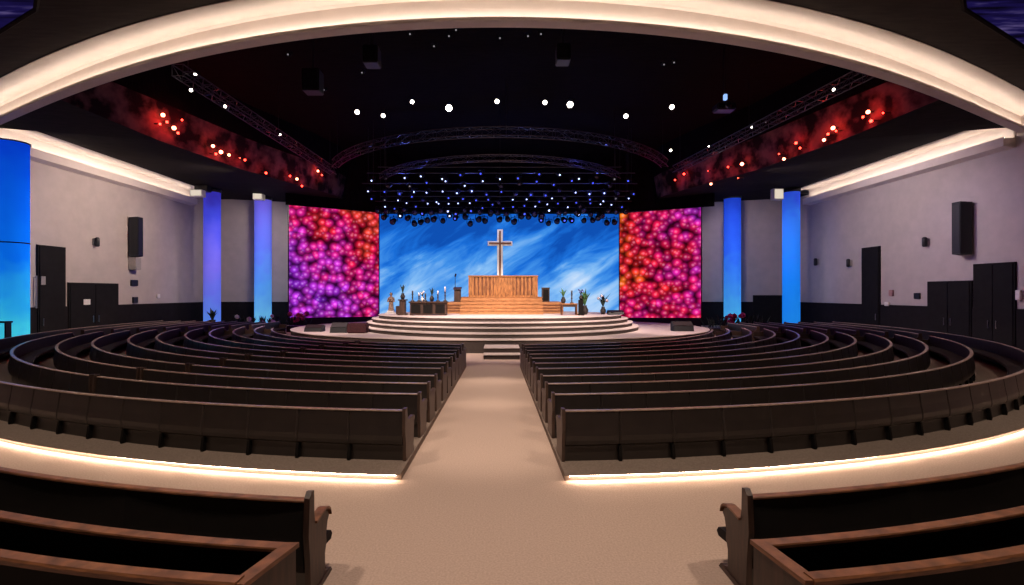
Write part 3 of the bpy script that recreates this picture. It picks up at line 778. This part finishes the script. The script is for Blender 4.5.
# right of the altar: small table, plants, candle
tb2 = thing('side_table', 'small honey oak side table right of the dais', 'table', (4.35, 29.5, ZS))
bm = BM(); box(bm, 3.55, 4.55, 29.1, 29.7, ZS+.62, ZS+.68, .01); obj('table_top', bm, M['oak_step'], tb2)
for x in (3.62, 4.48):
    for y in (29.17, 29.63):
        bm = BM(); box(bm, x-.035, x+.035, y-.035, y+.035, ZS, ZS+.619); obj('leg', bm, M['oak_dark'], tb2)
bm = BM(); box(bm, 3.66, 4.44, 29.15, 29.18, ZS+.48, ZS+.6195); obj('apron', bm, M['walnut'], tb2)
vase(3.72, 29.4, ZS+.68, 1.0, 'green leaved plant in dark pot on small oak table', M['pot'], 10, M['leaf'], .3)
candlestick(4.22, 29.4, ZS+.68, .75, 'dark candlestick on the small oak table beside potted plant', mat=M['walnut'], cm=M['pot'])
pd2 = thing('pedestal_stand', 'dark slim pedestal right of the small oak table', 'pedestal', (4.72, 28.9, ZS))
bm = BM(); box(bm, 4.5, 4.84, 28.75, 29.05, ZS, ZS+.08, .01); obj('base', bm, M['pew_dark'], pd2)
bm = BM(); box(bm, 4.54, 4.80, 28.78, 29.02, ZS+.08, ZS+.9, .01); obj('shaft', bm, M['pew_dark'], pd2)
vase(4.67, 28.9, ZS+.9, .7, 'small bluish flower pot on the slim dark pedestal', M['pot'], 8, M['leaf_dark'], .28, surf('blue_petal', (.12, .16, .5, 1)))
vase(5.05, 29.8, ZS, 1.45, 'large green leafy plant in dark pot right of oak table', M['pot'], 18, M['leaf'], .33, nm='potted_plant', cat='plant', hgt=.62)
vase(6.25, 30.3, ZS, 1.2, 'spiky dark plant with white flowers near right end of stage', M['pot'], 14, M['leaf_dark'], .42, M['petal_white'], nm='potted_plant', cat='plant', hgt=.62)

# wedge monitors and cases on the lower platform
def wedge(x, y, z, w, h, mat, label, rot=0):
    t = thing('stage_monitor', label, 'monitor speaker', (x, y, z), 'low speakers along the stage edge')
    bm = BM(); prism(bm, [(x-w/2, y-.3, z), (x-w/2, y+.3, z), (x-w/2, y+.3, z+h*.75), (x-w/2, y+.12, z+h), (x-w/2, y-.22, z+h*.55)], (w, 0, 0)); obj('cabinet', bm, mat, t)
    bm = BM(); a = Vector((x-w/2+.06, y-.215, z+h*.575)); b = Vector((x-w/2+.06, y+.105, z+h*.985)); nrm = Vector((0, -.8, .6))*.012
    prism(bm, [a+nrm*.3, b+nrm*.3, b+nrm*1.5, a+nrm*1.5], (w-.12, 0, 0)); obj('grille', bm, M['black'], t)
wedge(-10.1, 27.25, .603, .95, .36, M['speaker'], 'black wedge speaker furthest left on lower stage')
wedge(-8.5, 26.5, .603, .85, .52, M['speaker'], 'black wedge speaker beside the maroon case on lower stage')
bm = BM(); box(bm, -7.95, -6.95, 25.9, 26.6, .603, 1.12, .05); single('equipment_case', bm, M['maroon'], 'dark maroon covered case at left stage edge', 'case')
wedge(10.05, 27.603, .603, 1.1, .52, M['speaker'], 'black wedge speaker furthest right on lower stage')
wedge(6.9, 29.9, 1.403, .9, .26, M['speaker'], 'low black wedge speaker at right end of upper steps')
# planting in front of the columns, both sides
def flower_bank(x, y, z, label, fl, n=9, s=1.0):
    t = thing('flower_planter', label, 'planter', (x, y, z), 'planters beyond the ends of the stage')
    bm = BM(); box(bm, x-.5*s, x+.5*s, y-.22*s, y+.22*s, z, z+.28*s, .02); obj('trough', bm, M['pot'], t)
    rnd = random.Random(int(abs(x)*31+y)); bm = BM()
    for i in range(26):
        a = rnd.uniform(0, 2*pi); base = Vector((x+rnd.uniform(-.45, .45)*s, y+rnd.uniform(-.16, .16)*s, z+.26*s)); hh = rnd.uniform(.2, .6)*s
        tip = base+Vector((cos(a)*.22*s, sin(a)*.22*s, hh)); mid = (base+tip)/2+Vector((0, 0, .08*s)); w = Vector((-sin(a), cos(a), 0))*.05*s
        bm.faces.new([bm.verts.new(p) for p in (base, mid+w, tip, mid-w)])
    obj('leaves', bm, M['leaf_dark'], t)
    if fl:
        for i in range(n):
            bm = BM(); bmesh.ops.create_icosphere(bm, subdivisions=1, radius=rnd.uniform(.08, .14)*s, matrix=Matrix.Translation((x+rnd.uniform(-.42, .42)*s, y-.1*s+rnd.uniform(-.1, .1), z+rnd.uniform(.4, .85)*s)))
            obj('blossom', bm, fl, t, True)
flower_bank(15.7, 33.6, 0, 'planter of magenta flowers before the blue right column', M['petal'], 12, 1.5)
flower_bank(13.9, 32.3, 0, 'dark leafy planter left of the right magenta flowers', None, 0, 1.5)
flower_bank(17.4, 34.2, 0, 'dark leafy planter right of the magenta flowers', None, 0, 1.5)
flower_bank(-13.9, 34.6, 0, 'planter of magenta flowers below the left flower screen', M['petal'], 9, 1.5)
flower_bank(-15.6, 34.0, 0, 'white flecked dark planter below the pale blue left column', M['petal_white'], 6, 1.4)
flower_bank(-17.6, 34.4, 0, 'white flecked dark planter left of pale blue column', M['petal_white'], 5, 1.4)
vase(-19.9, 34.6, 0, 2.2, 'potted plant at the foot of the violet left column', M['pot'], 12, M['leaf_dark'], .22, nm='potted_plant', cat='plant', hgt=.35)
# low bench before the near left column
bn = thing('low_bench', 'low black bench before cyan column at left edge', 'bench', (-21.4, 22.5, 0))
bm = BM(); box(bm, -22.85, -21.95, 22.2, 22.55, 1.36, 1.44, .01); obj('seat', bm, M['black'], bn)
for x in (-22.78, -22.02):
    bm = BM(); box(bm, x-.04, x+.04, 22.25, 22.5, 0, 1.359); obj('leg', bm, M['black'], bn)

# ------------------------------------------------------------------ LED screens
def screen(p0, p1, z00, z01, z10, z11, mat, label):
    """p0 left foot, p1 right foot; bottom and top heights at each end"""
    p0, p1 = Vector((*p0, 0)), Vector((*p1, 0)); mid = (p0+p1)/2
    t = thing('led_screen', label, 'screen', (mid.x, mid.y, 0), 'led picture screens behind the stage')
    u = (p1-p0).normalized(); nrm = Vector((u.y, -u.x, 0)); Z = Vector((0, 0, 1))
    bm = BM(); prism(bm, [p0+Z*(z00-.12)-u*.08, p1+Z*(z10-.12)+u*.08, p1+Z*(z11+.06)+u*.08, p0+Z*(z01+.06)-u*.08], -nrm*.25); obj('bezel', bm, M['black'], t)
    bm = BM(); off = nrm*.012
    prism(bm, [p0+Z*z00+off*.2, p1+Z*z10+off*.2, p1+Z*z11+off*.2, p0+Z*z01+off*.2], off); pic = obj('picture', bm, mat, t)
    bm = BM(); prism(bm, [p0+nrm*.05, p1+nrm*.05, p1+nrm*.05+Z*(z10-.12), p0+nrm*.05+Z*(z00-.12)], -nrm*.35); obj('base', bm, M['black'], t)
    for a in (p0, p1): pass
screen((-9.68, 40), (9.56, 40), .80, 9.0, .80, 9.0, M['sky'], 'large centre screen showing blue sky with streaked cloud')
screen((-15.70, 37.2), (-9.57, 39.4), .82, 9.22, .84, 9.0, M['flowers_l'], 'left screen showing purple and magenta blossoms')
screen((9.44, 39.4), (14.95, 37.2), .74, 8.95, .84, 9.05, M['flowers_r'], 'right screen showing red, orange and magenta blossoms')

# ------------------------------------------------------------------ trusses
def truss(pts, label, sz=.42, r=.026):
    t = thing('lighting_truss', label, 'truss', pts[len(pts)//2], 'lighting trusses under the black ceiling')
    P = [Vector(p) for p in pts]
    offs = []
    for i, p in enumerate(P):
        d = (P[min(i+1, len(P)-1)]-P[max(i-1, 0)]).normalized(); sd = Vector((-d.y, d.x, 0))*sz/2; up = Vector((0, 0, sz/2))
        offs.append([p+sd+up, p-sd+up, p-sd-up, p+sd-up])
    for c in range(4):
        bm = BM()
        for a, b in zip(offs, offs[1:]): tube(bm, a[c], b[c], r, seg=5)
        obj('chord', bm, M['truss'], t)
    bm = BM()
    for i, (a, b) in enumerate(zip(offs, offs[1:])):
        for c in range(4):
            e = (c+1) % 4
            tube(bm, a[c] if i % 2 else a[e], b[e] if i % 2 else b[c], r*.55, seg=4)
            tube(bm, a[c], a[e], r*.55, seg=4)
    obj('bracing', bm, M['truss'], t)
    for i in (1, len(P)//2, len(P)-2):
        bm = BM(); tube(bm, P[i]+Vector((0, 0, sz/2)), Vector((P[i].x, P[i].y, 13.6)), .012, seg=5); obj('hanger', bm, M['black'], t)
truss([(12*sin(a), 37.8-12*cos(a), 11.0) for a in frange(-radians(62), radians(62), radians(3))], 'curved front lighting truss across the black ceiling')
truss([(-12.0+.6*i/26, 18.6+.6*i, 11.0) for i in range(27)], 'straight lighting truss along left side of black ceiling')
truss([(13.9-2.1*i/26, 18.0+.6*i, 11.0) for i in range(27)], 'straight lighting truss along right side of black ceiling')
truss([(9.6*sin(a), 40-9.6*cos(a), 10.9) for a in frange(-radians(60), radians(60), radians(4))], 'inner curved truss above the blue stage lights', .35)

# ------------------------------------------------------------------ stage lights
def light_meshes():
    # origin at the hanging clamp; the can leans down towards the seats
    R = Matrix.Rotation(radians(-62), 3, 'X') 
    bm = BM(); lathe(bm, [(.10, .20), (.15, .12), (.17, -.05), (.19, -.22), (.185, -.24)], (0, 0, -.34), 14, R); body = obj('body', bm, M['fixture'])
    bm = BM(); lathe(bm, [(.15, -.243), (.15, -.255), (.05, -.265)], (0, 0, -.34), 14, R); lens = obj('lens', bm, M['lens_blue'])
    bm = BM(); tube(bm, (0, 0, 0), (0, 0, -.10), .03, seg=6); box(bm, -.25, .25, -.025, .025, -.12, -.09); box(bm, -.25, -.22, -.03, .03, -.38, -.09); box(bm, .22, .25, -.03, .03, -.38, -.09); yoke = obj('yoke', bm, M['fixture'])
    return body, lens, yoke
BODY, LENS, YOKE = light_meshes()
LENSMESH = {}
def lens_mesh(key):
    if key not in LENSMESH:
        rr = {'lens_warm': .16, 'lens_blue': .058, 'lens_deep': .062, 'lens_dim': .06, 'lens_off': .13}[key]
        bm = BM(); lathe(bm, [(rr, -.243), (rr, -.255), (rr*.3, -.265)], (0, 0, -.34), 14, Matrix.Rotation(radians(-62), 3, 'X'))
        bmesh.ops.recalc_face_normals(bm, faces=bm.faces[:])
        me = bpy.data.meshes.new('lens'); bm.to_mesh(me); bm.free(); me.materials.append(M[key]); LENSMESH[key] = me
    return LENSMESH[key]
def stage_light(name, loc, label, group, key, cat='stage light', scale=1.0, rz=0):
    t = bpy.data.objects.new(name, None); COL.objects.link(t)
    t.location = loc; t.scale = (scale,)*3; t.rotation_euler = (0, 0, rz)
    t['label'] = label; t['category'] = cat; t['group'] = group
    for src in (BODY, LENS, YOKE):
        c = src.copy(); COL.objects.link(c); c.parent = t
        if src is LENS: c.data = lens_mesh(key)
    return t
rnd = random.Random(5)
ROWS = [(29.6, 177, 13, 385, 615, 'top'), (31.5, 184, 15, 372, 628, 'second'), (33.0, 193, 19, 370, 632, 'third'), (34.6, 200, 21, 372, 628, 'fourth'), (35.8, 206, 23, 384, 622, 'fifth'), (36.95, 211, 30, 380, 626, 'lower fringe'), (38.6, 217.5, 33, 386, 613, 'lowest')]
for d, py, nfix, xa, xb, word in ROWS:
    P = []
    for i in range(nfix):
        px = xa+(xb-xa)*i/(nfix-1)+rnd.uniform(-1.4, 1.4); q = at(px, py+rnd.uniform(-3, 3)+(rnd.uniform(-3, 3) if word == 'lowest' else 0), d+(rnd.uniform(-.3, .3) if word[:3] != 'low' else (-.42, 0, .42)[i % 3]))
        P.append(q+Vector((0, 0, .34)))
    zb = max(p.z for p in P)+.12
    t = thing('lighting_bar', 'black pipe carrying the %s row of blue stage lights' % word, 'lighting bar', (0, d, zb), 'pipes of the blue stage lights')
    bm = BM(); tube(bm, (P[0].x-.4, d, zb), (P[-1].x+.4, d, zb), .035, seg=8); obj('pipe', bm, M['black'], t)
    for x in (P[0].x, 0, P[-1].x):
        bm = BM(); tube(bm, (x, d, zb), (x, d, 13.6), .012, seg=5); obj('hanger', bm, M['black'], t)
    for i, p in enumerate(P):
        u = rnd.random()
        key = 'lens_blue' if u < .36 else ('lens_deep' if u < .72 else ('lens_dim' if u < .82 else 'lens_off'))
        if word in ('lowest', 'lower fringe'): key = 'lens_off' if u < .74 else ('lens_deep' if u < .86 else 'lens_blue')
        o = stage_light('hanging_stage_light', p, '%s blue stage light from the left in %s hanging row' % (ORD[i+1], word), 'blue stage lights over the stage, %s row' % word, key,
                    scale=(.78 if word[:5] != 'lowes' and word[:5] != 'lower' else rnd.uniform(1.05, 1.25)), rz=rnd.uniform(-.35, .35))
# warm front spotlights
WARM = [(357, 115, 1.0), (383, 119, .9), (412, 106, .8), (449, 109, 1.4), (497, 105, .9), (545, 106, .9), (570, 106, 1.3), (626, 119, 1.0), (672, 110, 1.0), (671, 154, .7)]
for i, (px, py, s) in enumerate(WARM):
    d = 500*8.0/(HY-py); q = at(px, py, d)
    stage_light('spotlight', q+Vector((0, .15, .42)), '%s bright warm spotlight from the left under the black ceiling' % ORD[i+1] if i < 9 else 'lowest bright warm spotlight, right of the blue stage lights', 'bright warm spotlights', 'lens_warm', 'spotlight', .62*s)
for i, (px, py) in enumerate([(195, 78), (191, 94), (225, 110), (280, 138)]):
    d = 500*8.4/(HY-py); q = at(px, py, d)
    stage_light('spotlight', q+Vector((0, .1, .36)), '%s small white spotlight going down the left truss' % ORD[i+1], 'small white spotlights on the left truss', 'lens_warm', 'spotlight', .42)
for i, (px, py) in enumerate([(834, 94), (752, 131), (709, 150), (766, 126)]):
    d = 500*8.4/(HY-py); q = at(px, py, d)
    stage_light('spotlight', q+Vector((0, .1, .36)), 'small white spotlight on the right truss, %s' % ('nearest camera', 'third from camera', 'furthest away', 'second from camera')[i], 'small white spotlights on the right truss', 'lens_dim' if i == 3 else 'lens_warm', 'spotlight', .36)
for i, (px, py) in enumerate([(288, 58), (324, 93), (362, 76), (410, 38), (434, 50), (449, 40), (456, 34), (500, 42), (528, 40), (541, 38), (664, 68), (674, 66)]):
    d = 500*8.9/(HY-py); q = at(px, py, d)
    stage_light('ceiling_fixture', q+Vector((0, .1, .36)), '%s dim dark ceiling fixture from the left, just beyond the glowing ring' % ORD[i+1], 'dim fixtures near the ring', 'lens_dim', 'ceiling fixture', .5)
for o in (BODY, LENS, YOKE): bpy.data.objects.remove(o)
# hung loudspeakers and a projector
def hung(px, py, d, w, h, label, name='hanging_loudspeaker', cat='loudspeaker', lens=None):
    q = at(px, py, d)
    t = thing(name, label, cat, (q.x, d, q.z-h/2))
    bm = BM(); box(bm, q.x-w/2, q.x+w/2, d-.3, d+.3, q.z-h/2, q.z+h/2, .03); obj('cabinet', bm, M['speaker'], t)
    bm = BM(); box(bm, q.x-w/2+.05, q.x+w/2-.05, d-.33, d-.301, q.z-h/2+.06, q.z+h/2-.06, .005); obj('grille', bm, M['truss'] if not lens else M[lens], t)
    bm = BM(); tube(bm, (q.x, d, q.z+h/2), (q.x, d, 13.6), .025, seg=6); obj('hanger', bm, M['black'], t)
hung(563, 55, 18.5, .5, .6, 'small black loudspeaker hung below the glowing ring, right of centre')
hung(372, 57, 18.5, .55, .65, 'small black loudspeaker hung below the glowing ring, left of centre')
hung(313, 82, 20.5, .7, .9, 'larger black loudspeaker hung beside the left truss')
q = at(724, 108, 22); pj = thing('ceiling_projector', 'pale blue lit projector hung under the right side of black ceiling', 'projector', (q.x, 22, q.z))
bm = BM(); box(bm, q.x-.42, q.x+.42, 21.7, 22.3, q.z-.15, q.z+.15, .05); obj('case', bm, M['truss'], pj)
bm = BM(); lathe(bm, [(.13, 0), (.13, .12), (.09, .14)], (q.x, 21.7, q.z), 14, Matrix.Rotation(radians(90), 3, 'X')); obj('lens', bm, M['lens_off'], pj)
bm = BM(); tube(bm, (q.x, 22, q.z+.15), (q.x, 22, 13.6), .025, seg=6); obj('hanger', bm, M['black'], pj)
bm = BM(); box(bm, q.x-.07, q.x+.07, 21.8, 21.95, q.z+.3, q.z+.55, .02); obj('indicator', bm, glow('projector_blue', (.3, .5, 1, 1), 1.2), pj)

# red lamps along the bulkheads
RED = [(163, 115, 1.2), (167, 122, .8), (174, 128, 1.3), (182, 120, .6), (160, 124, .7), (178, 133, .8), (213, 146, 1.1), (221, 152, 1.3), (229, 155, 1.0), (216, 154, .8), (245, 160, .8), (240, 158, .5), (266, 173, .9), (290, 176, .7), (297, 179, 1.1), (302, 186, .8), (318, 171, 1.0), (322, 175, .7),
       (868, 112, 1.1), (871, 121, .9), (863, 117, .7), (883, 113, .5), (833, 128, 1.2), (828, 134, .8), (824, 140, 1.0), (836, 131, .6), (796, 143, .9), (800, 148, .7), (784, 159, 1.0), (779, 154, .5), (742, 164, 1.3), (728, 167, .6), (738, 178, .5), (711, 184, 1.0), (708, 171, .4), (684, 174, .9), (675, 180, .7)]
def fas_hit(px, off):
    t = abs(px-AX)/F; lo, hi = 15., 41.
    for _ in range(50):
        m = (lo+hi)/2
        if t*m < fas_x(m)-off: lo = m
        else: hi = m
    return lo
cnt = {-1: 0, 1: 0}
RED = sorted([r for r in RED if r[0] < AX], key=lambda r: r[0])+sorted([r for r in RED if r[0] > AX], key=lambda r: r[0])
for px, py, s in RED:
    sd = -1 if px < AX else 1; d = fas_hit(px, .34); q = at(px, py, d); cnt[sd] += 1
    t = thing('red_bulb_lamp', '%s small red lamp from the left on the %s bulkhead' % (ORD[cnt[sd]], WORD[sd]), 'lamp', q, 'red lamps on the %s bulkhead' % WORD[sd])
    bm = BM(); bmesh.ops.create_icosphere(bm, subdivisions=2, radius=.075*s, matrix=Matrix.Translation(q)); obj('bulb', bm, M['red_hot'] if s > .9 else M['red_bulb'], t, True)
    bm = BM(); tube(bm, q, q+Vector((sd*.33, 0, .02)), .03, seg=6); obj('stem', bm, M['black'], t)
    L = bpy.data.lights.new('red_glow', 'POINT'); L.energy = 22*s; L.color = (1, .03, .02); L.shadow_soft_size = .08
    lo = bpy.data.objects.new('red_glow', L); COL.objects.link(lo);     lo.location = q+Vector((-sd*.1, -.05, .0))

# ------------------------------------------------------------------ lights
def spot(loc, tgt, power, size, col=(1, .85, .68), blend=.6, rad=.25):
    L = bpy.data.lights.new('spot_lamp', 'SPOT'); L.energy = power*GAIN; L.color = col; L.spot_size = radians(size); L.spot_blend = blend; L.shadow_soft_size = rad
    o = bpy.data.objects.new('spot_lamp', L); COL.objects.link(o); o.location = loc
    o.rotation_euler = (Vector(tgt)-Vector(loc)).to_track_quat('-Z', 'Y').to_euler()
WARMC = (1, .80, .64)
GAIN = 2.0
# unseen spots added as fill over the aisle and near seats
for x, y, tx, ty, pw, sz in ((-.3, 3.0, -.3, 5.5, 850, 95), (-6, 3.5, -6, 6.5, 650, 95), (6.5, 3.5, 6.5, 7, 650, 95), (-.3, 9.5, -.3, 10.0, 900, 36), (-13, 8, -14, 10, 500, 95), (14, 8, 15, 11, 600, 95)):
    spot((x, y, 10.0), (tx, ty, 0), pw, sz, WARMC, .7)
# down the centre aisle from the front truss
for x, y, ty, pw in ((-.3, 19.5, 14.0, 1900), (-.3, 22.5, 17.0, 1200)):
    spot((x, y, 10.6), (-.25, ty, 0), pw, 22, WARMC, .7)
# stage wash
for x in (-7, -2.5, 2.5, 7):
    spot((x, 21.8, 10.5), (x*.6, 29.5, 1.4), 2700, 50, (1, .80, .72), .6)
spot((0, 24, 10.9), (0, 33, 5.4), 1000, 26, (1, .9, .8), .5)  # spot added to brighten the cross
spot((0, 22.5, 10.6), (.1, 32, 2.8), 300, 22, (1, .82, .62), .5)
for s in (-1, 1):
    spot((s*11, 24, 10.6), (s*10.5, 28, .6), 2200, 50, (1, .76, .72), .6)
for x in (-6, 0, 6):  # unseen spots added to brighten the front tiers and steps
    spot((x, 16.6, 10.5), (x*.9, 23.8, .8), 2700, 52, (1, .80, .70), .7)
for x in (-6.5, -2.2, 2.2, 6.5):  # bare blue lamps added to tint the light rig
    L = bpy.data.lights.new('blue_glow', 'POINT'); L.energy = 220; L.color = (.12, .16, 1); L.shadow_soft_size = .15
    o = bpy.data.objects.new('blue_glow', L); COL.objects.link(o); o.location = (x, 32.2, 9.0)
# pew wash, low
for s in (-1, 1):
    spot((s*10, 19, 10.6), (s*9, 14, .5), 240, 90, (1, .84, .74), .7)
    spot((s*16.5, 22, 9.6), (s*17, 24, .5), 260, 80, (1, .84, .78), .7)
# spots added to brighten the walls, without fixtures
spot((-15.0, 29, 9.3), (-24.3, 30, 4.5), 1750, 105, (1, .80, .66), .8, .5)
spot((15.0, 29, 9.3), (24.3, 30, 4.5), 1150, 105, (.95, .80, .84), .8, .5)
spot((15, 24, 9.3), (24.3, 25, 4.0), 250, 70, (.45, .35, 1), .8, .5)
spot((-15.5, 34, 9.3), (-20.5, 41.5, 5), 650, 80, (1, .86, .76), .8, .5)
spot((15.5, 34, 9.3), (20.5, 41.5, 5), 480, 80, (.95, .8, .84), .8, .5)

w = bpy.data.worlds.new('world'); SC.world = w; w.use_nodes = True
w.node_tree.nodes['Background'].inputs[0].default_value = (.5, .45, .5, 1)
w.node_tree.nodes['Background'].inputs[1].default_value = .02

cam = bpy.data.cameras.new('camera'); co = bpy.data.objects.new('camera', cam); COL.objects.link(co)
co.location = (0, 0, H); co.rotation_euler = (radians(90), 0, 0)
cam.sensor_width = 36; cam.lens = 36*F/1024; cam.shift_x = 12/1024; cam.clip_end = 200; cam.clip_start = .05
SC.camera = co
SC.view_settings.view_transform = 'Standard'
SC.view_settings.look = 'None'
SC.view_settings.exposure = 0
SC.cycles.max_bounces = 6; SC.cycles.diffuse_bounces = 4; SC.cycles.glossy_bounces = 2
SC.cycles.use_denoising = True
SC.cycles.sample_clamp_indirect = 4
for o in bpy.data.objects:
    if '_w' in o: del o['_w']
